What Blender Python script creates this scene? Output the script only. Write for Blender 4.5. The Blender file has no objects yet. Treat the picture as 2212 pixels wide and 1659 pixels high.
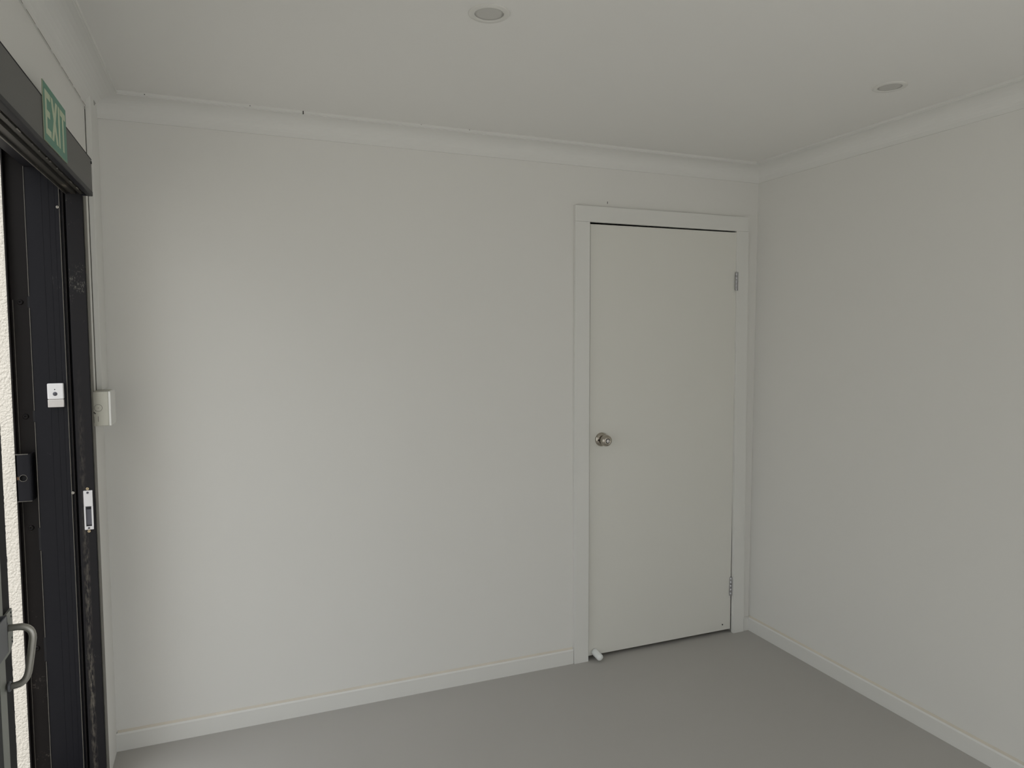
import bpy, bmesh, math, random
from mathutils import Vector, Matrix
random.seed(7)
C = bpy.context.scene.collection
S = bpy.context.scene

# ------------------------------------------------------------------ camera
cam_d = bpy.data.cameras.new('camera'); cam = bpy.data.objects.new('camera', cam_d); C.objects.link(cam)
cam_d.sensor_width = 36.0; cam_d.sensor_fit = 'HORIZONTAL'
cam_d.lens = 1531.7 / 2212 * 36.0; cam_d.clip_start = 0.02
YAW, PITCH, ROLL = math.radians(21.912), math.radians(-3.996), math.radians(-0.024)
fw = Vector((math.sin(YAW)*math.cos(PITCH), math.cos(YAW)*math.cos(PITCH), math.sin(PITCH)))
rt = Vector((math.cos(YAW), -math.sin(YAW), 0)); up = rt.cross(fw)
rt, up = (math.cos(ROLL)*rt + math.sin(ROLL)*up), (-math.sin(ROLL)*rt + math.cos(ROLL)*up)
m = Matrix.Identity(4)
for i in range(3):
    m[i][0] = rt[i]; m[i][1] = up[i]; m[i][2] = -fw[i]
m.translation = (0.41805, -2.91471, 1.54953)
cam.matrix_world = m
S.camera = cam

# ------------------------------------------------------------------ daylight
w = bpy.data.worlds.new('sky'); S.world = w; w.use_nodes = True
bg = w.node_tree.nodes['Background']
# overcast sky: radiance rises from the horizon to about three times that at the zenith
wn, wl = w.node_tree.nodes.new, w.node_tree.links.new
wtc = wn('ShaderNodeTexCoord'); wsx = wn('ShaderNodeSeparateXYZ'); wl(wtc.outputs['Generated'], wsx.inputs[0])
wr = wn('ShaderNodeMapRange'); wr.inputs[1].default_value = 0.0; wr.inputs[2].default_value = 1.0
wr.inputs[3].default_value = 0.68; wr.inputs[4].default_value = 2.04; wl(wsx.outputs[2], wr.inputs[0])
bg.inputs[0].default_value = (0.94, 0.97, 1.0, 1); wl(wr.outputs[0], bg.inputs[1])
sun_d = bpy.data.lights.new('sun', 'SUN'); sun = bpy.data.objects.new('sun', sun_d); C.objects.link(sun)
sun_d.energy = 1.0; sun_d.angle = math.radians(1.0); sun_d.color = (1.0, 0.95, 0.88)
sun.rotation_euler = Vector((0.02, 0.42, -0.90)).to_track_quat('-Z', 'Y').to_euler()
S.view_settings.view_transform = 'Standard'; S.view_settings.look = 'None'
S.view_settings.gamma = 1.0; S.view_settings.use_curve_mapping = False
S.view_settings.exposure = 0.44

# ------------------------------------------------------------------ room numbers (metres)
XR, H, YF = 2.933, 2.388, -4.8          # right wall, ceiling, wall behind the viewer
ZB, CW = 2.3087, 0.092                  # cornice foot on the wall, cornice reach on the ceiling
YJ, YN = -0.25, -3.0                    # far and near jamb of the sliding-door opening
XO = -0.2175                            # outer face of the left wall

# ------------------------------------------------------------------ materials
def mat(name, col, rough=0.6, metal=0.0, noise=None, bump=None, spec=None, detail=4):
    M = bpy.data.materials.new(name); M.use_nodes = True
    nt = M.node_tree; b = nt.nodes['Principled BSDF']
    b.inputs['Roughness'].default_value = rough; b.inputs['Metallic'].default_value = metal
    if spec is not None: b.inputs['Specular IOR Level'].default_value = spec
    b.inputs['Base Color'].default_value = (*col, 1)
    tc = nt.nodes.new('ShaderNodeTexCoord')
    if noise:
        sc, amt, stretch = noise
        mp = nt.nodes.new('ShaderNodeMapping'); mp.inputs['Scale'].default_value = stretch
        nt.links.new(tc.outputs['Object'], mp.inputs['Vector'])
        n = nt.nodes.new('ShaderNodeTexNoise'); n.inputs['Scale'].default_value = sc; n.inputs['Detail'].default_value = detail
        nt.links.new(mp.outputs[0], n.inputs['Vector'])
        mx = nt.nodes.new('ShaderNodeMix'); mx.data_type = 'RGBA'
        nt.links.new(n.outputs['Fac'], mx.inputs[0])
        mx.inputs[6].default_value = (*[c*(1-amt) for c in col], 1)
        mx.inputs[7].default_value = (*[min(1, c*(1+amt)) for c in col], 1)
        nt.links.new(mx.outputs[2], b.inputs['Base Color'])
    if bump:
        sc, st, dist = bump
        n2 = nt.nodes.new('ShaderNodeTexNoise'); n2.inputs['Scale'].default_value = sc; n2.inputs['Detail'].default_value = 3
        nt.links.new(tc.outputs['Object'], n2.inputs['Vector'])
        bp = nt.nodes.new('ShaderNodeBump'); bp.inputs['Strength'].default_value = st; bp.inputs['Distance'].default_value = dist
        nt.links.new(n2.outputs['Fac'], bp.inputs['Height']); nt.links.new(bp.outputs[0], b.inputs['Normal'])
    return M

def scuffed(name, col, scuff, rough, scale, lo, stretch=(1, 1, 1), spec=0.5):
    """dark paint with sparse pale scuffs"""
    M = mat(name, col, rough, spec=spec); nt = M.node_tree; b = nt.nodes['Principled BSDF']
    tc = nt.nodes['Texture Coordinate']; mp = nt.nodes.new('ShaderNodeMapping'); mp.inputs['Scale'].default_value = stretch
    nt.links.new(tc.outputs['Object'], mp.inputs['Vector'])
    n = nt.nodes.new('ShaderNodeTexNoise'); n.inputs['Scale'].default_value = scale; n.inputs['Detail'].default_value = 6; n.inputs['Roughness'].default_value = 0.7
    nt.links.new(mp.outputs[0], n.inputs['Vector'])
    n0 = nt.nodes.new('ShaderNodeTexNoise'); n0.inputs['Scale'].default_value = 9.0; n0.inputs['Detail'].default_value = 2
    nt.links.new(tc.outputs['Object'], n0.inputs['Vector'])
    mu = nt.nodes.new('ShaderNodeMath'); mu.operation = 'MULTIPLY'
    nt.links.new(n.outputs['Fac'], mu.inputs[0]); nt.links.new(n0.outputs['Fac'], mu.inputs[1])
    r = nt.nodes.new('ShaderNodeMapRange'); r.inputs[1].default_value = lo; r.inputs[2].default_value = lo + 0.09
    nt.links.new(mu.outputs[0], r.inputs[0])
    mx = nt.nodes.new('ShaderNodeMix'); mx.data_type = 'RGBA'
    nt.links.new(r.outputs[0], mx.inputs[0]); mx.inputs[6].default_value = (*col, 1); mx.inputs[7].default_value = (*scuff, 1)
    nt.links.new(mx.outputs[2], b.inputs['Base Color'])
    return M

WALL = mat('wall_paint', (0.81, 0.80, 0.765), 0.75, noise=(2.2, 0.012, (1, 1, 1)), bump=(260, 0.04, 0.0006))
CEIL = mat('ceiling_paint', (0.84, 0.83, 0.80), 0.85, noise=(2.0, 0.01, (1, 1, 1)))
TRIM = mat('trim_gloss', (0.80, 0.795, 0.76), 0.42)
CORN = mat('cornice_paint', (0.81, 0.805, 0.775), 0.7)
DOOR = mat('door_paint', (0.79, 0.78, 0.725), 0.45, noise=(3, 0.01, (1, 1, 1)), bump=(90, 0.03, 0.0005))
FLOOR = mat('floor_paint', (0.46, 0.445, 0.42), 0.45, noise=(1.3, 0.05, (1, 1, 1)), bump=(220, 0.05, 0.0006))
RENDER = mat('sand_render', (0.83, 0.79, 0.72), 0.95, noise=(60, 0.03, (1, 1, 1)), bump=(150, 0.9, 0.005))
GROUND = mat('concrete', (0.50, 0.485, 0.45), 0.9, noise=(3, 0.08, (1, 1, 1)))
BLACK = scuffed('black_satin', (0.013, 0.013, 0.017), (0.10, 0.10, 0.10), 0.45, 160, 0.44, (1, 1, 0.25), 0.2)
SCUF = scuffed('black_scuffed', (0.016, 0.015, 0.017), (0.13, 0.125, 0.11), 0.5, 330, 0.375, (1, 1, 0.45), 0.22)
def rubbed_streak(M, x, wid, col):
    # a rubbed vertical streak of grey-brown dust along the post
    nt = M.node_tree; b = nt.nodes['Principled BSDF']; prev = b.inputs['Base Color'].links[0].from_socket
    N = nt.nodes.new; L = nt.links.new; tc = nt.nodes['Texture Coordinate']
    sx = N('ShaderNodeSeparateXYZ'); L(tc.outputs['Object'], sx.inputs[0])
    def mth(op, a, c=None):
        n = N('ShaderNodeMath'); n.operation = op
        for i, q in enumerate((a, c)):
            if q is None: continue
            if isinstance(q, (int, float)): n.inputs[i].default_value = q
            else: L(q, n.inputs[i])
        return n.outputs[0]
    d = mth('DIVIDE', mth('ABSOLUTE', mth('SUBTRACT', sx.outputs[0], x)), wid)
    near = mth('MAXIMUM', mth('SUBTRACT', 1.0, d), 0.0)
    nz = N('ShaderNodeTexNoise'); nz.inputs['Scale'].default_value = 210; nz.inputs['Detail'].default_value = 5
    mp = N('ShaderNodeMapping'); mp.inputs['Scale'].default_value = (1, 1, 0.25); L(tc.outputs['Object'], mp.inputs[0]); L(mp.outputs[0], nz.inputs['Vector'])
    nl = N('ShaderNodeTexNoise'); nl.inputs['Scale'].default_value = 5; L(tc.outputs['Object'], nl.inputs['Vector'])
    low = N('ShaderNodeMapRange'); low.inputs[1].default_value = 1.5; low.inputs[2].default_value = 0.5; L(sx.outputs[2], low.inputs[0])
    r = N('ShaderNodeMapRange'); r.inputs[1].default_value = 0.40; r.inputs[2].default_value = 0.72; L(nz.outputs['Fac'], r.inputs[0])
    f = mth('MULTIPLY', mth('MULTIPLY', mth('MULTIPLY', near, r.outputs[0]), low.outputs[0]), mth('MULTIPLY', nl.outputs['Fac'], 1.7))
    mx = N('ShaderNodeMix'); mx.data_type = 'RGBA'; L(f, mx.inputs[0]); L(prev, mx.inputs[6]); mx.inputs[7].default_value = (*col, 1)
    L(mx.outputs[2], b.inputs['Base Color'])
rubbed_streak(SCUF, -0.031, 0.011, (0.19, 0.17, 0.14))
BROWN = scuffed('black_channel', (0.012, 0.010, 0.010), (0.09, 0.08, 0.07), 0.5, 120, 0.40, spec=0.2)
EDGE = mat('worn_edge', (0.17, 0.16, 0.14), 0.5, noise=(140, 0.5, (1, 1, 0.3)))
ALU = mat('bare_aluminium', (0.42, 0.40, 0.36), 0.35, 0.8, noise=(90, 0.4, (1, 1, 1)))
CHAR = mat('charcoal_cover', (0.135, 0.131, 0.126), 0.55, noise=(300, 0.12, (1, 1, 1)))
DARK = mat('dark_void', (0.012, 0.012, 0.014), 0.8)
TRACK = scuffed('track_grime', (0.03, 0.027, 0.022), (0.16, 0.14, 0.11), 0.45, 70, 0.33, (1, 0.12, 1))
GREEN = mat('sign_green', (0.095, 0.27, 0.19), 0.45)
CREAM = mat('sign_letters', (0.56, 0.63, 0.45), 0.5)
SIGNED = mat('sign_edge', (0.36, 0.42, 0.30), 0.5)
PLAST = mat('white_plastic', (0.93, 0.92, 0.93), 0.4)
PLASG = mat('grey_plastic', (0.10, 0.10, 0.12), 0.4)
SILV = mat('silver_plastic', (0.72, 0.69, 0.67), 0.3, 0.15, noise=(60, 0.06, (1, 1, 1)))
BEIGE = mat('box_plastic', (0.54, 0.53, 0.46), 0.45, noise=(70, 0.04, (1, 1, 1)))
STEEL = mat('satin_steel', (0.50, 0.46, 0.40), 0.2, 1.0)
HINGE = mat('zinc_hinge', (0.50, 0.50, 0.52), 0.35, 0.9)
PLATE = mat('strike_zinc', (0.82, 0.81, 0.82), 0.45, 0.15)
BRASS = mat('brass_screw', (0.55, 0.45, 0.30), 0.35, 0.8)
TUBE = mat('handle_steel', (0.46, 0.45, 0.42), 0.35, 0.9, noise=(150, 0.08, (1, 1, 1)))
LEAFG = mat('leaf_grey', (0.30, 0.31, 0.28), 0.5, 0.0)
LOCKM = mat('lock_grey', (0.16, 0.165, 0.18), 0.4, 0.5)
BRUSH = mat('brush_pile', (0.012, 0.012, 0.03), 0.95)
DIFF = mat('light_diffuser', (0.57, 0.56, 0.53), 0.5)
RING = mat('light_ring', (0.74, 0.73, 0.69), 0.5)
RUST = mat('rust', (0.09, 0.045, 0.022), 0.8)
CHIP = mat('dark_chip', (0.06, 0.055, 0.05), 0.8)
GREYM = mat('mid_grey', (0.45, 0.44, 0.42), 0.7)
STOPM = mat('stop_plastic', (0.88, 0.90, 0.88), 0.45)
GLASS = bpy.data.materials.new('clear_glass'); GLASS.use_nodes = True
_nt = GLASS.node_tree; _nt.nodes.remove(_nt.nodes['Principled BSDF'])
_t = _nt.nodes.new('ShaderNodeBsdfTransparent'); _t.inputs[0].default_value = (0.93, 0.945, 0.94, 1)
_g = _nt.nodes.new('ShaderNodeBsdfGlossy'); _g.inputs['Roughness'].default_value = 0.02
_m = _nt.nodes.new('ShaderNodeMixShader'); _m.inputs[0].default_value = 0.05
_nt.links.new(_t.outputs[0], _m.inputs[1]); _nt.links.new(_g.outputs[0], _m.inputs[2])
_nt.links.new(_m.outputs[0], _nt.nodes['Material Output'].inputs[0])

# ------------------------------------------------------------------ helpers
def box(bm, x0, x1, y0, y1, z0, z1, bev=0.0, seg=1):
    vs = [bm.verts.new((x, y, z)) for z in (z0, z1) for y in (y0, y1) for x in (x0, x1)]
    fs = [bm.faces.new([vs[i] for i in q]) for q in ((0,2,3,1), (4,5,7,6), (0,1,5,4), (2,6,7,3), (0,4,6,2), (1,3,7,5))]
    if bev > 0:
        es = list({e for f in fs for e in f.edges})
        bmesh.ops.bevel(bm, geom=es, offset=bev, segments=seg, affect='EDGES', profile=0.5)
def hexa(bm, pts, bev=0.0):
    """8 points: bottom ring then top ring, both counter-clockwise from above"""
    vs = [bm.verts.new(p) for p in pts]
    fs = [bm.faces.new([vs[i] for i in q]) for q in ((3,2,1,0), (4,5,6,7), (0,1,5,4), (1,2,6,5), (2,3,7,6), (3,0,4,7))]
    if bev > 0:
        bmesh.ops.bevel(bm, geom=list({e for f in fs for e in f.edges}), offset=bev, segments=1, affect='EDGES')
def prism(bm, prof, a0, a1, axis):
    """extrude a closed 2-D profile along an axis; prof gives the two other coordinates in xyz order"""
    def P(u, v, a):
        return {'x': (a, u, v), 'y': (u, a, v), 'z': (u, v, a)}[axis]
    A = [bm.verts.new(P(u, v, a0)) for u, v in prof]; B = [bm.verts.new(P(u, v, a1)) for u, v in prof]
    n = len(prof)
    for i in range(n):
        bm.faces.new((A[i], A[(i+1) % n], B[(i+1) % n], B[i]))
    bm.faces.new(A[::-1]); bm.faces.new(B)
def lathe(bm, prof, o, d, seg=32, cap=True):
    """revolve (radius, distance) pairs about direction d from o"""
    d = Vector(d).normalized(); a = Vector((0, 0, 1)) if abs(d.z) < 0.9 else Vector((1, 0, 0))
    e1 = d.cross(a).normalized(); e2 = d.cross(e1); o = Vector(o); rings = []
    for r, h in prof:
        rings.append([bm.verts.new(o + d*h + (e1*math.cos(2*math.pi*k/seg) + e2*math.sin(2*math.pi*k/seg))*max(r, 1e-5)) for k in range(seg)])
    for A, B in zip(rings, rings[1:]):
        for k in range(seg):
            f = bm.faces.new((A[k], A[(k+1) % seg], B[(k+1) % seg], B[k])); f.smooth = True
    if cap:
        bm.faces.new(rings[0][::-1]); bm.faces.new(rings[-1])
def tube(bm, pts, r, seg=14):
    pts = [Vector(p) for p in pts]; rings = []
    n = None
    for i, p in enumerate(pts):
        t = (pts[min(i+1, len(pts)-1)] - pts[max(i-1, 0)]).normalized()
        if n is None: n = t.orthogonal().normalized()
        n = (n - t*n.dot(t)).normalized(); b = t.cross(n)
        rings.append([bm.verts.new(p + (n*math.cos(2*math.pi*k/seg) + b*math.sin(2*math.pi*k/seg))*r) for k in range(seg)])
    for A, B in zip(rings, rings[1:]):
        for k in range(seg):
            f = bm.faces.new((A[k], A[(k+1) % seg], B[(k+1) % seg], B[k])); f.smooth = True
    bm.faces.new(rings[0][::-1]); bm.faces.new(rings[-1])
def obj(name, bm, M, parent=None, label=None):
    bmesh.ops.recalc_face_normals(bm, faces=bm.faces)
    me = bpy.data.meshes.new(name); bm.to_mesh(me); bm.free(); me.materials.append(M)
    o = bpy.data.objects.new(name, me); C.objects.link(o)
    if parent is not None:
        o.parent = parent; o.matrix_parent_inverse = Matrix.Translation(-parent.location)
    if label: o['label'] = label
    return o
def tag(o, label, cat, group=None, kind=None):
    o['label'] = label; o['category'] = cat
    if group: o['group'] = group
    if kind: o['kind'] = kind
    return o
def thing(name, label, cat, loc, group=None, kind=None):
    o = bpy.data.objects.new(name, None); C.objects.link(o); o.location = loc; o.empty_display_size = 0.05
    return tag(o, label, cat, group, kind)
def NB(): return bmesh.new()
def bx(name, M, parent, *a, label=None, **k):
    b = NB(); box(b, *a, **k); return obj(name, b, M, parent, label)
def screw(parent, o, d, r, M, name='screw'):
    b = NB(); lathe(b, [(r, 0), (r, r*0.25), (r*0.8, r*0.5), (r*0.38, r*0.55), (r*0.38, r*0.2), (0.0, r*0.2)], o, d, 14)
    return obj(name, b, M, parent)

# ================================================================== SETTING
# floor
b = NB(); box(b, XO, XR+0.1, YF-0.1, 1.2, -0.1, 0.0)
tag(obj('floor', b, FLOOR), 'grey painted concrete floor', 'floor', kind='structure')
# ceiling
b = NB(); box(b, XO, XR+0.1, YF-0.1, 1.2, H, H+0.12)
tag(obj('ceiling', b, CEIL), 'white flat plasterboard ceiling', 'ceiling', kind='structure')
# back wall with the doorway
DX0, DX1, DZ = 1.978, 2.835, 2.072
b = NB()
box(b, XO, DX0-0.018, 0, 0.1, 0, H); box(b, DX1+0.018, XR+0.1, 0, 0.1, 0, H); box(b, DX0-0.018, DX1+0.018, 0, 0.1, DZ+0.018, H)
wall_back = tag(obj('wall_back', b, WALL), 'white wall with the plain hinged door', 'wall', kind='structure')
# closed space behind the doorway
b = NB(); box(b, 1.4, 1.45, 0.1, 1.15, 0, H); box(b, XR+0.02, XR+0.1, 0.1, 1.15, 0, H); box(b, 1.4, XR+0.1, 1.15, 1.2, 0, H)
tag(obj('wall_beyond', b, WALL), 'wall of the closed space behind the door', 'wall', kind='structure')
# right wall
b = NB(); WY0, WY1, WZ0, WZ1 = -4.5, -2.6, 0.3, 2.15   # wide opening added for more daylight behind the viewer's right shoulder
box(b, XR, XR+0.1, WY1, 0, 0, H); box(b, XR, XR+0.1, YF, WY0, 0, H)
box(b, XR, XR+0.1, WY0, WY1, 0, WZ0); box(b, XR, XR+0.1, WY0, WY1, WZ1, H)
tag(obj('wall_right', b, WALL), 'plain white wall at the right with cornice and skirting', 'wall', kind='structure')
# wall behind the viewer
b = NB(); FX0, FX1, FZ = 0.4, 2.75, 2.1                # unseen opening added to let daylight in
box(b, XO, FX0, YF-0.1, YF, 0, H); box(b, FX1, XR+0.1, YF-0.1, YF, 0, H); box(b, FX0, FX1, YF-0.1, YF, FZ, H)
tag(obj('wall_front', b, WALL), 'white wall with a wide doorway added for daylight behind the viewer', 'wall', kind='structure')
# left wall with the wide sliding-door opening
b = NB()
box(b, XO, 0, YJ+0.05, 0, 0, H); box(b, XO, 0, YF, YN, 0, H)
box(b, XO, 0, YN, YJ+0.05, 2.14, H)
wall_left = tag(obj('wall_left', b, WALL), 'white wall above and beside the black sliding door frame', 'wall', kind='structure')
# rendered wall outside
b = NB(); box(b, -1.6, XO, YJ+0.012, 0.3, -0.1, 3.0)
tag(obj('wall_outside', b, RENDER), 'sunlit cream rendered wall outside the opening', 'wall', kind='structure')
b = NB(); box(b, -1.6, XO, YN-0.3, YN, -0.1, 3.0)  # unseen wall added to cut sky light reaching the back wall's left side
tag(obj('wall_sky_block', b, RENDER), 'unseen cream wall added on the near side to block sky light', 'wall', kind='structure')
b = NB(); box(b, -30, 30, -30, 20, -0.2, -0.101)
tag(obj('ground', b, GROUND), 'pale concrete paving outside the door', 'ground', kind='structure')

# cornice: cove profile (offset from wall, height)
def cove():
    p = [(0.0, ZB), (0.005, ZB)]
    for i in range(11):
        t = i/10*math.pi/2
        p.append((0.005 + (CW-0.010-0.005)*(1-math.cos(t))*1.0, ZB+0.006 + (H-0.013-ZB-0.006)*math.sin(t)))
    p += [(CW-0.004, H-0.013), (CW-0.004, H-0.010), (CW, H-0.010), (CW, H), (0.0, H)]
    return p
pr = cove()
def cornice(name, label, ends):
    """ends: function (u) -> two xyz bases for offset u, giving mitred ends"""
    b = NB(); A = []; B = []
    for u, z in pr:
        a, c = ends(u); A.append(b.verts.new((*a, z))); B.append(b.verts.new((*c, z)))
    n = len(pr)
    for i in range(n):
        f = b.faces.new((A[i], A[(i+1) % n], B[(i+1) % n], B[i]))
    b.faces.new(A[::-1]); b.faces.new(B)
    return tag(obj(name, b, CORN), label, 'cornice', kind='structure')
trim_1 = cornice('trim_1', 'white cove cornice along the top of the door wall', lambda u: ((u, -u), (XR-u, -u)))
cornice('trim_2', 'white cove cornice along the top of the right wall', lambda u: ((XR-u, -u), (XR-u, YF+u)))
TRIM3 = cornice('trim_3', 'white cove cornice above the black sliding door header', lambda u: ((u, -u), (u, YF+u)))
# skirting boards
HS, TS = 0.069, 0.012
b = NB(); prism(b, [(0, 0), (-TS, 0), (-TS, HS-0.006), (-TS+0.004, HS), (0, HS)], 0.0, 1.898, 'x')
BBB = tag(obj('baseboard_back', b, TRIM), 'low white skirting board left of the door', 'skirting', kind='structure')
b = NB(); prism(b, [(0, 0), (-TS, 0), (-TS, HS-0.006), (-TS+0.004, HS), (0, HS)], 2.893, XR, 'x')
tag(obj('baseboard_corner', b, TRIM), 'short stub of white skirting between door frame and corner', 'skirting', kind='structure')
b = NB(); prism(b, [(XR, 0), (XR-TS, 0), (XR-TS, HS-0.006), (XR-TS+0.004, HS), (XR, HS)], YF, -TS, 'y')
BBR = tag(obj('baseboard_right', b, TRIM), 'low white skirting board along the right wall', 'skirting', kind='structure')

# ------------------------------------------------------------------ door lining and architraves
ya, yb = -0.018, 0.0
lin = thing('trim_4', 'white painted timber frame around the door', 'door frame', (2.4, 0, 0), kind='structure')
def quad_board(name, x0b, x1b, x0t, x1t, z0, z1, y0, y1, M=TRIM, z0r=None, z1r=None, bev=0.0006):
    z0r = z0 if z0r is None else z0r; z1r = z1 if z1r is None else z1r
    b = NB(); hexa(b, [(x0b, y0, z0), (x1b, y0, z0r), (x1b, y1, z0r), (x0b, y1, z0), (x0t, y0, z1), (x1t, y0, z1r), (x1t, y1, z1r), (x0t, y1, z1)], bev)
    return obj(name, b, M, lin)
quad_board('architrave', 1.900, 1.9735, 1.8915, 1.9665, 0.0, 2.060, ya, yb)
quad_board('architrave', 2.8215, 2.888, 2.7905, 2.8625, 0.0, 2.062, ya, yb)
quad_board('head_architrave', 1.8915, 2.8620, 1.8910, 2.8600, 2.0605, 2.1315, ya, yb, z0r=2.0625, z1r=2.134)
quad_board('jamb', 1.960, 1.978, 1.958, 1.972, 0.0, 2.075, 0.0, 0.1)
quad_board('jamb', 2.832, 2.853, 2.806, 2.853, 0.0, 2.075, 0.0, 0.1)
quad_board('head_jamb', 1.960, 2.853, 1.960, 2.853, 2.075, 2.0895, 0.0, 0.1)
# ------------------------------------------------------------------ door slab (a little twisted on its hinges)
b = NB()
hexa(b, [(1.9830, 0.0, 0.017), (2.8190, 0.004, 0.017), (2.8190, 0.040, 0.017), (1.9830, 0.036, 0.017),
         (1.9745, -0.006, 2.0530), (2.7935, -0.014, 2.0560), (2.8000, 0.024, 2.0560), (1.9745, 0.030, 2.0530)], 0.0012)
door = tag(obj('door_1', b, DOOR), 'plain flush white door with round satin knob', 'door', kind='structure')
# knob: axis points into the room
kx, kz, ky = 2.0420, 1.0575, -0.003
b = NB(); lathe(b, [(0.033, 0.0), (0.033, 0.003), (0.031, 0.007), (0.024, 0.0125), (0.018, 0.015), (0.018, 0.011)], (kx, ky, kz), (0, -1, 0), 40)
rose = obj('knob_rose', b, STEEL, door, 'round satin steel rose behind the knob')
b = NB(); lathe(b, [(0.0165, 0.010), (0.0170, 0.016), (0.0190, 0.021), (0.0235, 0.030), (0.0262, 0.039), (0.0268, 0.047), (0.0255, 0.054), (0.0215, 0.0595), (0.0165, 0.0625), (0.0115, 0.0632), (0.0105, 0.0615), (0.0, 0.0615)], (kx, ky, kz), (0, -1, 0), 40)
knob = obj('knob', b, STEEL, door, 'round satin steel door knob')
b = NB(); lathe(b, [(0.0085, 0.060), (0.0085, 0.0635), (0.0075, 0.0645), (0.0, 0.0645)], (kx, ky, kz), (0, -1, 0), 24)
obj('lock_button', b, SILV, knob, 'pale round lock button in the knob centre')
b = NB(); lathe(b, [(0.0108, 0.0617), (0.0108, 0.0636), (0.0088, 0.0636), (0.0088, 0.0617)], (kx, ky, kz), (0, -1, 0), 24, cap=False)
obj('button_ring', b, DARK, knob, 'dark ring around the lock button')
screw(rose, (kx-0.0215, ky-0.0125, kz-0.001), (-0.35, -1, 0), 0.0045, DARK)
# hinges
for (hx, hy, z0, z1) in ((2.7915, -0.0200, 1.768, 1.860), (2.8105, -0.0035, 0.197, 0.295)):
    h = None
    n = 5; st = (z1-z0)/n
    b = NB(); lathe(b, [(0.0042, 0), (0.0046, 0.001), (0.0046, z1-z0-0.001), (0.0042, z1-z0)], (hx, hy, z0), (0, 0, 1), 14)
    h = obj('hinge', b, HINGE, door, 'narrow zinc butt hinge')
    for k in range(n):
        b = NB(); lathe(b, [(0.0050, 0.0012), (0.0058, 0.002), (0.0058, st-0.002), (0.0050, st-0.0012)], (hx, hy, z0+k*st), (0, 0, 1), 14)
        obj('knuckle', b, HINGE, h)
    bx('hinge_leaf', HINGE, h, hx+0.002, hx+0.0115, hy-0.0015, hy+0.0020, z0, z1, bev=0.0008)
# door stop: a white plastic peg on the foot of the door
b = NB()
d = Vector((0.14, -1, -0.24)).normalized()
prof = [(0.0165, 0.0), (0.0168, 0.002), (0.0165, 0.020), (0.0162, 0.022), (0.0166, 0.024), (0.0166, 0.046)]
for i in range(1, 8):
    t = i/7*math.pi/2; prof.append((0.0166*math.cos(t), 0.046 + 0.0130*math.sin(t)))
lathe(b, prof, (2.0140, -0.0002, 0.0345), d, 28)
obj('door_stop', b, STOPM, door, 'white plastic peg door stop at the foot of the door')
b = NB(); box(b, 2.7640, 2.7690, -0.0008, 0.002, 0.045, 0.051); obj('chip', b, CHIP, door)

# ------------------------------------------------------------------ downlights
def downlight(x, y, label):
    t = thing('downlight', label, 'downlight', (x, y, H), 'recessed downlights in the ceiling')
    b = NB(); lathe(b, [(0.0545, 0.0), (0.0545, 0.0015), (0.052, 0.0035), (0.042, 0.0045), (0.0385, 0.0040), (0.0385, -0.003)], (x, y, H), (0, 0, -1), 48, cap=False)
    obj('trim_ring', b, RING, t, 'white plastic ring')
    b = NB(); lathe(b, [(0.0387, 0.0003), (0.0387, 0.0012), (0.030, 0.0016), (0.0, 0.0018)], (x, y, H), (0, 0, -1), 48)
    obj('diffuser', b, DIFF, t, 'frosted grey diffuser, switched off')
downlight(1.0790, -1.1125, 'unlit round downlight nearer the sliding door, top centre')
downlight(2.5300, -1.1010, 'unlit round downlight near the right wall cornice')

# ================================================================== LEFT: black sliding-door frame
fr = thing('door_frame', 'black steel frame of the sliding door opening beside the cream wall', 'door frame', (-0.1, YJ, 0))
ZT = 2.075
# inner post with the strike plate
bx('strike_post', SCUF, fr, -0.047, 0.0015, YJ, YJ+0.05, 0.0, 2.02, bev=0.002, label='scuffed black post holding the strike plate')
bx('post_edge', EDGE, fr, 0.0015, 0.0035, YJ+0.006, YJ+0.05, 0.0, 2.02, label='pale worn edge of the black post')
# groove, lip and panel
bx('groove', DARK, fr, -0.060, -0.047, YJ+0.022, YJ+0.05, 0.0, ZT)
bx('channel_lip', BROWN, fr, -0.0575, -0.0540, YJ+0.004, YJ+0.024, 0.0, ZT)
bx('channel_lip', EDGE, fr, -0.0655, -0.0640, YJ+0.001, YJ+0.024, 0.0, ZT)
bx('channel_lip', BLACK, fr, -0.0640, -0.0575, YJ+0.009, YJ+0.024, 0.0, ZT)
edges = [-0.157, -0.1120, -0.0925, -0.0770, -0.0655]
for x0, x1 in zip(edges, edges[1:]):
    bx('panel_strip', BLACK, fr, x0, x1, YJ+0.002, YJ+0.03, 0.0, ZT, bev=0.0005)
bx('panel_backing', DARK, fr, -0.157, -0.06, YJ+0.010, YJ+0.05, 0.0, ZT)
# worn lip at the outer side of the panel, cut by notches
zs = [0.0, 0.478, 0.561, 0.850, 0.926, 1.270, 1.307, 1.634, 1.671, ZT]
for i in range(0, len(zs), 2):
    bx('panel_lip', EDGE, fr, -0.1585, -0.1570, YJ+0.000, YJ+0.03, zs[i], zs[i+1])
for i in range(1, len(zs)-1, 2):
    bx('notch', DARK, fr, -0.1625, -0.1570, YJ+0.003, YJ+0.03, zs[i]+0.002, zs[i+1]-0.002)
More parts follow.
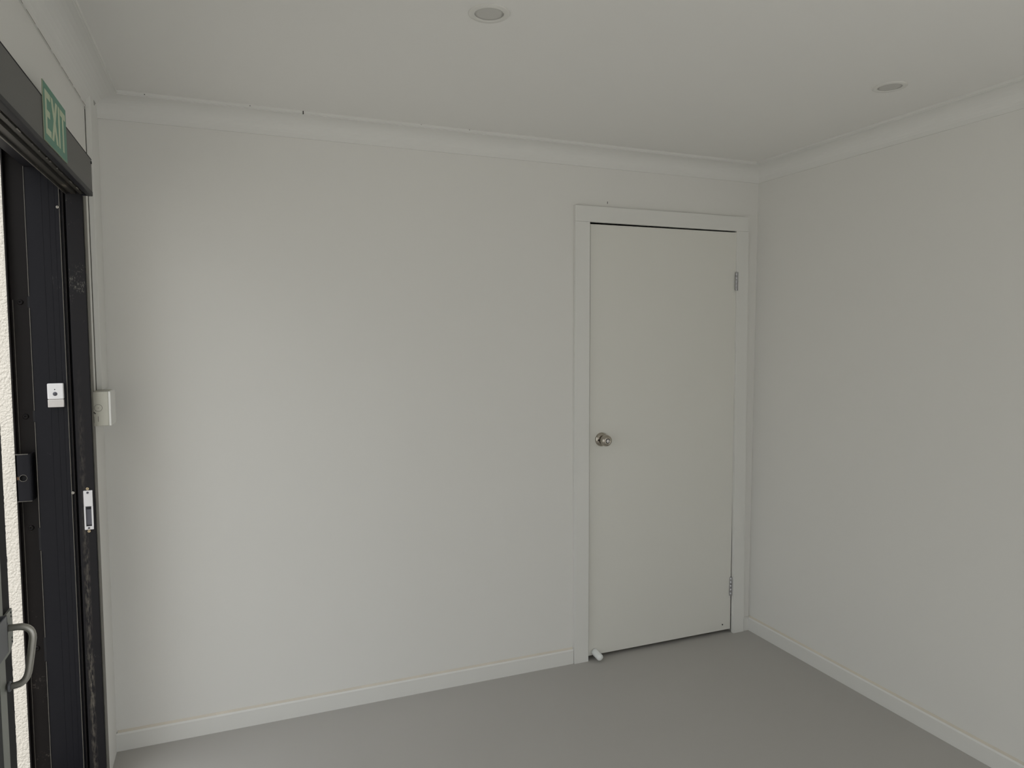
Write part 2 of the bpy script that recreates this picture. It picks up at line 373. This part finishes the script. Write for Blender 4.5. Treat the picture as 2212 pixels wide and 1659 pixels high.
# outer channel, set back
bx('outer_channel', BROWN, fr, XO, -0.157, YJ+0.030, YJ+0.05, 0.0, 2.128)
bx('channel_flange', BROWN, fr, XO, XO+0.004, YJ+0.006, YJ+0.03, 0.0, 2.128)
bx('channel_flange', EDGE, fr, -0.2080, -0.2072, YJ+0.026, YJ+0.03, 0.0, 1.66)
for z in (0.517, 0.9214, 1.286, 1.653):
    screw(fr, (-0.1880, YJ+0.030, z), (0, -1, 0), 0.0085, BROWN, 'bolt')
for x, z in ((-0.069, 1.955), (-0.061, 1.032)):
    screw(fr, (x, YJ+0.002, z), (0, -1, 0), 0.0050, ALU, 'screw')
# strike box for the outer gate
sb_y0, sb_y1 = YJ-0.012, YJ+0.03
b = NB()
t_ = 0.003; x0, x1, z0, z1 = -0.2120, -0.1700, 1.0180, 1.1700
# front wall with the square-round hole
hx, hz, hr = -0.1935, 1.0930, 0.0095
outer = [(x0, z0), (x1-0.008, z0), (x1-0.008, z1), (x0, z1)]
N = 24; ring_o = []; ring_i = []
for k in range(N):
    a = 2*math.pi*k/N; ca, sa = math.cos(a), math.sin(a)
    q = (abs(ca)**4 + abs(sa)**4)**-0.25
    ring_i.append(b.verts.new((hx+hr*0.95*q*ca, sb_y0, hz+hr*1.05*q*sa)))
    s = min(((outer[1][0]-hx)/ca if ca > 1e-6 else 9), ((outer[0][0]-hx)/ca if ca < -1e-6 else 9), ((z1-hz)/sa if sa > 1e-6 else 9), ((z0-hz)/sa if sa < -1e-6 else 9))
    ring_o.append(b.verts.new((hx+s*ca, sb_y0, hz+s*sa)))
for k in range(N):
    b.faces.new((ring_i[k], ring_i[(k+1) % N], ring_o[(k+1) % N], ring_o[k]))
ring_b = [b.verts.new((v.co.x, sb_y0+t_, v.co.z)) for v in ring_i]
for k in range(N): b.faces.new((ring_i[k], ring_b[k], ring_b[(k+1) % N], ring_i[(k+1) % N]))
# corners of the front face
for cx_, cz_ in ((x0, z0), (x1-0.008, z0), (x1-0.008, z1), (x0, z1)):
    near = sorted(ring_o, key=lambda v: (v.co.x-cx_)**2+(v.co.z-cz_)**2)
    e1 = [v for v in near if abs(v.co.x-cx_) < 1e-6][0]; e2 = [v for v in near if abs(v.co.z-cz_) < 1e-6][0]
    if (e1.co-e2.co).length > 1e-6:
        b.faces.new((e1, e2, b.verts.new((cx_, sb_y0, cz_))))
# rounded side wall and left wall
side = [(x1-0.008, sb_y0), (x1-0.004, sb_y0+0.001), (x1-0.001, sb_y0+0.004), (x1, sb_y0+0.008), (x1, sb_y1), (x1-t_, sb_y1), (x1-t_, sb_y0+0.008), (x1-0.008, sb_y0+t_)]
prism(b, side, z0, z1, 'z')
box(b, x0, x0+t_, sb_y0, sb_y1, z0, z1)
sbox = obj('strike_box', b, BLACK, fr, 'black steel strike box with a round hole, open at the top')
bx('strike_box_backing', DARK, sbox, x0+t_, x1-t_, sb_y0+0.008, sb_y0+0.010, z0, z1-0.02)
bx('strike_box_edge', EDGE, sbox, x0, x1-0.008, sb_y0-0.0008, sb_y0+0.002, z1-0.0015, z1+0.0005)
bx('strike_box_edge', EDGE, sbox, x0, x1-0.002, sb_y0-0.0008, sb_y0+0.002, z0-0.0005, z0+0.001)
b = NB(); lathe(b, [(0.0112, 0.0), (0.0112, 0.0006), (0.0100, 0.0006), (0.0100, 0.0)], (hx, sb_y0, hz), (0, -1, 0), 24, cap=False); obj('hole_rim', b, EDGE, sbox)
bx('rust_mark', RUST, sbox, -0.2100, -0.2045, sb_y0-0.0005, sb_y0+0.001, 1.088, 1.098)
# strike plate on the inner post
px0, px1, pz0, pz1 = -0.0315, -0.0052, 0.9062, 1.0368
py = YJ-0.0035
b = NB()
box(b, px0, px1, py, YJ, 0.9840, pz1, bev=0.0008); box(b, px0, px1, py, YJ, pz0, 0.9172, bev=0.0008)
box(b, px0, px0+0.0045, py, YJ, 0.9172, 0.9840); box(b, px1-0.0050, px1, py, YJ, 0.9172, 0.9840)
sp = obj('strike_plate', b, PLATE, fr, 'white metal strike plate with a tall latch slot')
bx('latch_slot', PLASG, sp, px0+0.0045, px1-0.005, YJ-0.0006, YJ+0.002, 0.9172, 0.9840)
bx('latch_slot_end', DARK, sp, px0+0.0065, px1-0.005, YJ-0.0012, YJ, 0.9740, 0.9815)
bx('latch_slot_end', DARK, sp, px0+0.0065, px1-0.005, YJ-0.0012, YJ, 0.9175, 0.9215)
for z in (1.0425, 0.9005): screw(sp, (-0.0192, YJ-0.0005, z), (0, -1, 0), 0.0050, BRASS)
for z, r in ((1.0300, 0.0036), (0.9118, 0.0032)): screw(sp, (-0.0192, py-0.0002, z), (0, -1, 0), r, PLASG)
# outer head of the frame: mirrors the jamb, runs back over the opening
bx('head_lining', BLACK, fr, -0.157, -0.047, YN, YJ+0.03, ZT, 2.14)
bx('head_channel', BROWN, fr, XO, -0.157, YN, YJ+0.03, 2.128, 2.14)
# near jamb, behind the viewer
bx('near_jamb', BLACK, fr, XO, 0.0, YN-0.05, YN, 0.0, 2.14)
# threshold
bx('threshold', BROWN, fr, XO, 0.0, YN, YJ, 0.0, 0.004)

# ------------------------------------------------------------------ header box over the sliding door
ZL, ZU, XH = 1.998, 2.112, 0.030
hd = thing('door_header', 'charcoal header box with track underneath, above the sliding door', 'door header', (0, -1.6, ZL))
b = NB()
prism(b, [(XH, ZL), (XH, ZU), (-0.001, ZU), (-0.001, ZU-0.003), (XH-0.003, ZU-0.003), (XH-0.003, ZL+0.012), (XH-0.016, ZL+0.012), (XH-0.016, ZL)], YN, YJ-0.001, 'y')
cover = obj('header_cover', b, CHAR, hd, 'long charcoal metal cover')
bx('cover_seam', DARK, hd, XH-0.002, XH+0.0006, YN, YJ, ZU-0.0022, ZU+0.0004)
bx('bottom_lip', BLACK, hd, XH-0.016, XH+0.0008, YN, YJ, ZL-0.0035, ZL+0.012, bev=0.002, label='rounded black lip under the cover')
bx('end_cap', BLACK, hd, 0.0, XH-0.0005, YJ-0.006, YJ, ZL-0.003, ZU-0.001, label='black end cap of the header')
b = NB()
prism(b, [(-0.045, ZL), (-0.045, ZL+0.07), (0.012, ZL+0.07), (0.012, ZL+0.006), (0.006, ZL+0.006), (0.004, ZL+0.002), (-0.006, ZL+0.002), (-0.008, ZL+0.010), (-0.016, ZL+0.010), (-0.018, ZL+0.001), (-0.030, ZL+0.001), (-0.032, ZL+0.006), (-0.042, ZL+0.006), (-0.0425, ZL)], YN, YJ+0.002, 'y')
obj('track', b, TRACK, hd, 'grimy dark door track under the header')
bx('track_edge', ALU, hd, -0.0465, -0.0448, YN, YJ+0.003, ZL-0.0005, ZL+0.004, label='bare metal edge of the track')
y = -1.2
while y < -0.3:                                     # flaked paint along the inner lip of the track
    L = random.choice((0.006, 0.012, 0.03, 0.05))
    bx('paint_flake', EDGE, hd, 0.0035, 0.0052+random.random()*0.003, y, y+L, ZL+0.0008, ZL+0.0022); y += L + random.uniform(0.02, 0.11)
screw(hd, (XH-0.0002, YJ-0.010, ZU-0.012), (1, 0, 0), 0.0050, DARK)

# ------------------------------------------------------------------ EXIT sign
SY0, SY1, SZ0, SZ1 = -0.913, -0.655, 2.0110, 2.1500
sg = thing('exit_sign', 'green EXIT sign stuck on the charcoal door header', 'sign', (XH+0.002, -0.78, SZ0))
bx('sign_plate', GREEN, sg, XH+0.0008, XH+0.0030, SY0, SY1, SZ0, SZ1, label='green plastic plate')
bx('sign_edge', SIGNED, sg, XH+0.0008, XH+0.0032, SY0-0.0012, SY0, SZ0, SZ1)
bx('sign_edge', SIGNED, sg, XH+0.0008, XH+0.0032, SY0-0.0012, SY1, SZ0-0.0012, SZ0)
LX0, LX1 = XH+0.0030, XH+0.0036
lz0, lz1 = SZ0+0.018, SZ1-0.017
def letter(polys):
    b = NB()
    for pg in polys: prism(b, [(x, z) for x, z in pg], LX0, LX1, 'x')
    return obj('letter', b, CREAM, sg)
def R_(a0, a1, c0, c1): return [(a0, c0), (a1, c0), (a1, c1), (a0, c1)]
s_ = 0.0165; hh = lz1-lz0; zm = (lz0+lz1)/2
a = SY0+0.015
letter([[(a, lz0), (a+0.056, lz0), (a+0.056, lz0+s_), (a+s_, lz0+s_), (a+s_, zm-s_/2), (a+0.048, zm-s_/2), (a+0.048, zm+s_/2), (a+s_, zm+s_/2), (a+s_, lz1-s_), (a+0.056, lz1-s_), (a+0.056, lz1), (a, lz1)]])
a = SY0+0.078; ww = 0.072; q = 0.0205; k = q/(ww-q)*hh/2; ym = a+ww/2
letter([[(a, lz0), (a+q, lz0), (ym, zm-k), (a+ww-q, lz0), (a+ww, lz0), (ym+q/2, zm), (a+ww, lz1), (a+ww-q, lz1), (ym, zm+k), (a+q, lz1), (a, lz1), (ym-q/2, zm)]])
a = SY0+0.158
letter([R_(a, a+s_, lz0, lz1)])
a = SY0+0.182
letter([[(a+0.0230, lz0), (a+0.0230+s_, lz0), (a+0.0230+s_, lz1-s_), (a+0.0625, lz1-s_), (a+0.0625, lz1), (a, lz1), (a, lz1-s_), (a+0.0230, lz1-s_)]])

# ------------------------------------------------------------------ doorbell push
db = thing('doorbell', 'white wireless doorbell push on the black door frame', 'doorbell', (-0.0955, YJ, 1.316))
dx0, dx1, dz0, dz1 = -0.1180, -0.0730, 1.3165, 1.3932
y1 = YJ+0.002; y0 = y1-0.014
bx('doorbell_body', PLAST, db, dx0, dx1, y0, y1, 1.3428, dz1, bev=0.0025, seg=2, label='white upper half of the push')
bx('name_panel', SILV, db, dx0, dx1, y0+0.001, y1, dz0, 1.3420, bev=0.002, seg=2, label='pale silver lower panel')
b = NB(); lathe(b, [(0.0064, 0.0), (0.0064, 0.0012), (0.0050, 0.0022), (0.0, 0.0026)], (-0.0965, y0+0.0006, 1.3597), (0, -1, 0), 24)
obj('push_button', b, PLASG, db, 'round grey push button')
b = NB(); lathe(b, [(0.0016, 0.0), (0.0016, 0.0006), (0.0, 0.0008)], (-0.0970, y0+0.0002, 1.3740), (0, -1, 0), 12)
obj('indicator', b, DARK, db)

# ------------------------------------------------------------------ outlet box and cable trunking in the corner
bo = thing('outlet_box', 'beige surface-mounted outlet box beside the black frame', 'outlet box', (0, -0.17, 1.25))
bY0, bY1, bZ0, bZ1 = -0.222, -0.112, 1.2450, 1.3600
bx('mounting_block', BEIGE, bo, 0.0, 0.0475, bY0, bY1, bZ0, bZ1, bev=0.003, seg=2, label='beige mounting block with a round knockout')
b = NB()
rad = 0.013; prof = []
for (cy_, cz_, a0) in ((bY1-rad, bZ1-rad, 0), (bY0+0.003, bZ1-0.003, 90), (bY0+0.003, bZ0+0.003, 180), (bY1-rad, bZ0+rad, 270)):
    r_ = rad if cy_ > -0.18 else 0.003
    for k in range(5):
        t = math.radians(a0+k*22.5); prof.append((cy_+r_*math.cos(t), cz_+r_*math.sin(t)))
prism(b, prof, 0.0475, 0.0535, 'x')
obj('cover_plate', b, TRIM, bo, 'white cover plate with rounded corners')
b = NB(); lathe(b, [(0.0120, 0.0), (0.0120, 0.0007), (0.0112, 0.0007), (0.0112, 0.0)], (0.0170, bY0, 1.3060), (0, -1, 0), 28, cap=False)
obj('knockout_ring', b, CHIP, bo)
b = NB(); box(b, 0.0150, 0.0195, bY0-0.0006, bY0, 1.3052, 1.3062); obj('knockout_slot', b, CHIP, bo)
for (x0, x1, z0, z1) in ((0.0030, 0.0065, 1.2880, 1.2935), (0.0055, 0.0095, 1.2860, 1.2895), (0.0155, 0.0165, 1.2600, 1.2780), (0.0030, 0.0042, 1.2560, 1.2780)):
    b = NB(); box(b, x0, x1, bY0-0.0006, bY0, z0, z1); obj('scratch', b, CHIP, bo)
dt = thing('cable_trunking', 'slim white cable trunking rising from outlet box to ceiling cornice', 'trunking', (0, -0.08, 1.36))
bx('trunking_cover', TRIM, dt, 0.0012, 0.0185, -0.138, 0.0, 1.360, 2.366, bev=0.0015, label='white square trunking cover')
bx('shadow_gap', CHIP, dt, 0.0, 0.0012, -0.1392, -0.002, 1.360, 2.300, label='dark gap between trunking and wall')
bx('trunking_end', GREYM, dt, 0.002, 0.0180, -0.136, 0.0, 2.366, 2.369)

# ------------------------------------------------------------------ sliding door leaf, slid most of the way open
LX_ = -0.014                                           # room-side face
lf = thing('sliding_door', 'dark framed sliding door leaf with steel pull handle, slid open at left', 'sliding door', (LX_, -1.6, 0.012))
ly0, ly1 = -2.10, -1.243
bx('stile', BLACK, lf, LX_-0.030, LX_, ly1-0.095, ly1-0.039, 0.012, 1.996, label='black leading stile')
bx('edge_strip', LEAFG, lf, LX_-0.030, LX_+0.001, ly1-0.039, ly1, 0.012, 1.996, bev=0.001, label='dull grey strip at the leading edge')
bx('seal_carrier', DARK, lf, LX_-0.024, LX_-0.004, ly1, -1.178, 0.012, 1.996)
b = NB()                                               # brush pile seal with a ragged edge
z = 0.012
while z < 1.990:
    dz = random.uniform(0.004, 0.009); e = -1.164 + random.uniform(-0.002, 0.004)
    hexa(b, [(LX_-0.020, -1.180, z), (LX_-0.008, -1.180, z), (LX_-0.008, e, z), (LX_-0.020, e, z),
             (LX_-0.020, -1.180, z+dz), (LX_-0.008, -1.180, z+dz), (LX_-0.008, e+random.uniform(-.001, .001), z+dz), (LX_-0.020, e, z+dz)]); z += dz
o = obj('brush_seal', b, BRUSH, lf, 'dark ragged brush seal along the leading edge'); o['kind'] = 'stuff'
bx('stile', BLACK, lf, LX_-0.030, LX_, ly0, ly0+0.05, 0.012, 1.996)
bx('rail', BLACK, lf, LX_-0.030, LX_, ly0+0.05, ly1-0.095, 0.012, 0.112)
bx('rail', BLACK, lf, LX_-0.030, LX_, ly0+0.05, ly1-0.095, 1.94, 1.996)
bx('pane', GLASS, lf, LX_-0.018, LX_-0.012, ly0+0.05, ly1-0.095, 0.112, 1.94)
# lock case: a short open-topped tube on a drilled plate
b = NB()
prism(b, [(-1.330, 0.9000), (-1.222, 0.9000), (-1.200, 0.9130), (-1.196, 0.9400), (-1.198, 0.9850), (-1.330, 0.9850)], LX_+0.001, LX_+0.005, 'x')
lk = obj('lock_plate', b, LEAFG, lf, 'grey drilled lock plate with clipped corners')
b = NB()
lx0, lx1, lya, lyb = LX_+0.005, LX_+0.026, -1.400, -1.316
for a_ in ((lx0, lx0+0.002, lya, lyb), (lx1-0.002, lx1, lya, lyb), (lx0, lx1, lya, lya+0.002), (lx0, lx1, lyb-0.002, lyb)):
    box(b, *a_, 0.938, 1.010)
obj('lock_case', b, LOCKM, lf, 'dark grey hollow lock case, open at the top')
for z in (0.978, 0.970, 0.925, 0.917):
    b = NB(); lathe(b, [(0.0022, 0.0), (0.0022, 0.0006), (0.0, 0.0006)], (LX_+0.005, -1.2060, z), (1, 0, 0), 12); obj('screw_hole', b, DARK, lk)
# D handle
def arc(p, q, r, n=7):
    out = []
    for i in range(n+1):
        t = i/n; out.append(((1-t)**2)*Vector(p) + 2*t*(1-t)*Vector(q) + t*t*Vector(r))
    return out
yh = -1.246
pts = [(LX_+0.004, yh, 0.9600), (0.006, yh, 0.9600)] + arc((0.012, yh, 0.9600), (0.038, yh, 0.9590), (0.0365, yh, 0.9330)) \
    + [(0.0320, yh, 0.9000)] + arc((0.0270, yh, 0.868), (0.0230, yh, 0.842), (0.004, yh, 0.8400)) + [(LX_+0.002, yh, 0.8380)]
b = NB(); tube(b, pts, 0.0068, 16)
obj('pull_handle', b, TUBE, lf, 'bent satin steel pull handle')
for z in (0.9600, 0.8385):
    b = NB(); lathe(b, [(0.0105, 0), (0.0105, 0.003), (0.0085, 0.005)], (LX_+0.0045, yh, z), (1, 0, 0), 20); obj('handle_collar', b, LOCKM, lf)

# ------------------------------------------------------------------ small chips and marks in the paint
def chip(parent, x0, x1, y0, y1, z0, z1):
    b = NB(); box(b, x0, x1, y0, y1, z0, z1); obj('chip', b, CHIP, parent)
chip(wall_back, 2.0635, 2.0660, -0.0012, 0.0, 2.150, 2.160)
chip(trim_1, 0.7070, 0.7105, -CW-0.001, -CW+0.004, H-0.012, H-0.001)
for x, z, r in ((0.177, 2.3822, 0.0015), (0.5213, 2.384, 0.0014), (1.3658, 2.3860, 0.0013), (1.1634, 2.3855, 0.0010)):
    chip(trim_1, x-r, x+r, -CW-0.0006, -CW+0.004, z-r, z+r)
CRACK = mat('crack_brown', (0.26, 0.22, 0.18), 0.8)
y = -1.25
while y < -0.16:                                       # hairline crack where the left cornice meets the wall
    L = random.uniform(0.05, 0.16); e = min(y+L, -0.145)
    bx('crack', CRACK, TRIM3, 0.0046, 0.0052, y, e, ZB-0.0006, ZB+0.0004*random.random()); y += L + random.uniform(0.01, 0.04)
CAULK = mat('aged_sealant', (0.71, 0.66, 0.57), 0.7, noise=(9, 0.12, (1, 1, 1)))
b = NB(); prism(b, [(0, HS), (-0.008, HS), (-0.003, HS+0.005), (0, HS+0.007)], 0.004, 1.896, 'x'); obj('sealant_line', b, CAULK, BBB)
b = NB(); prism(b, [(XR, HS), (XR-0.008, HS), (XR-0.003, HS+0.005), (XR, HS+0.007)], YF, -TS, 'y'); obj('sealant_line', b, CAULK, BBR)
b = NB(); A = [b.verts.new(p) for p in ((0.0195, -0.0789, 2.366), (0.0195, -0.030, 2.352), (0.0195, -0.0688, 2.333))]  # solid wedge whose grey stands for the shade in the gap
B = [b.verts.new((0.0175, v.co.y, v.co.z)) for v in A]
b.faces.new(A); b.faces.new(B[::-1])
for k in range(3): b.faces.new((A[k], B[k], B[(k+1) % 3], A[(k+1) % 3]))
obj('gap_shade', b, GREYM, dt, 'small gap at the top of the trunking, its shade painted on')
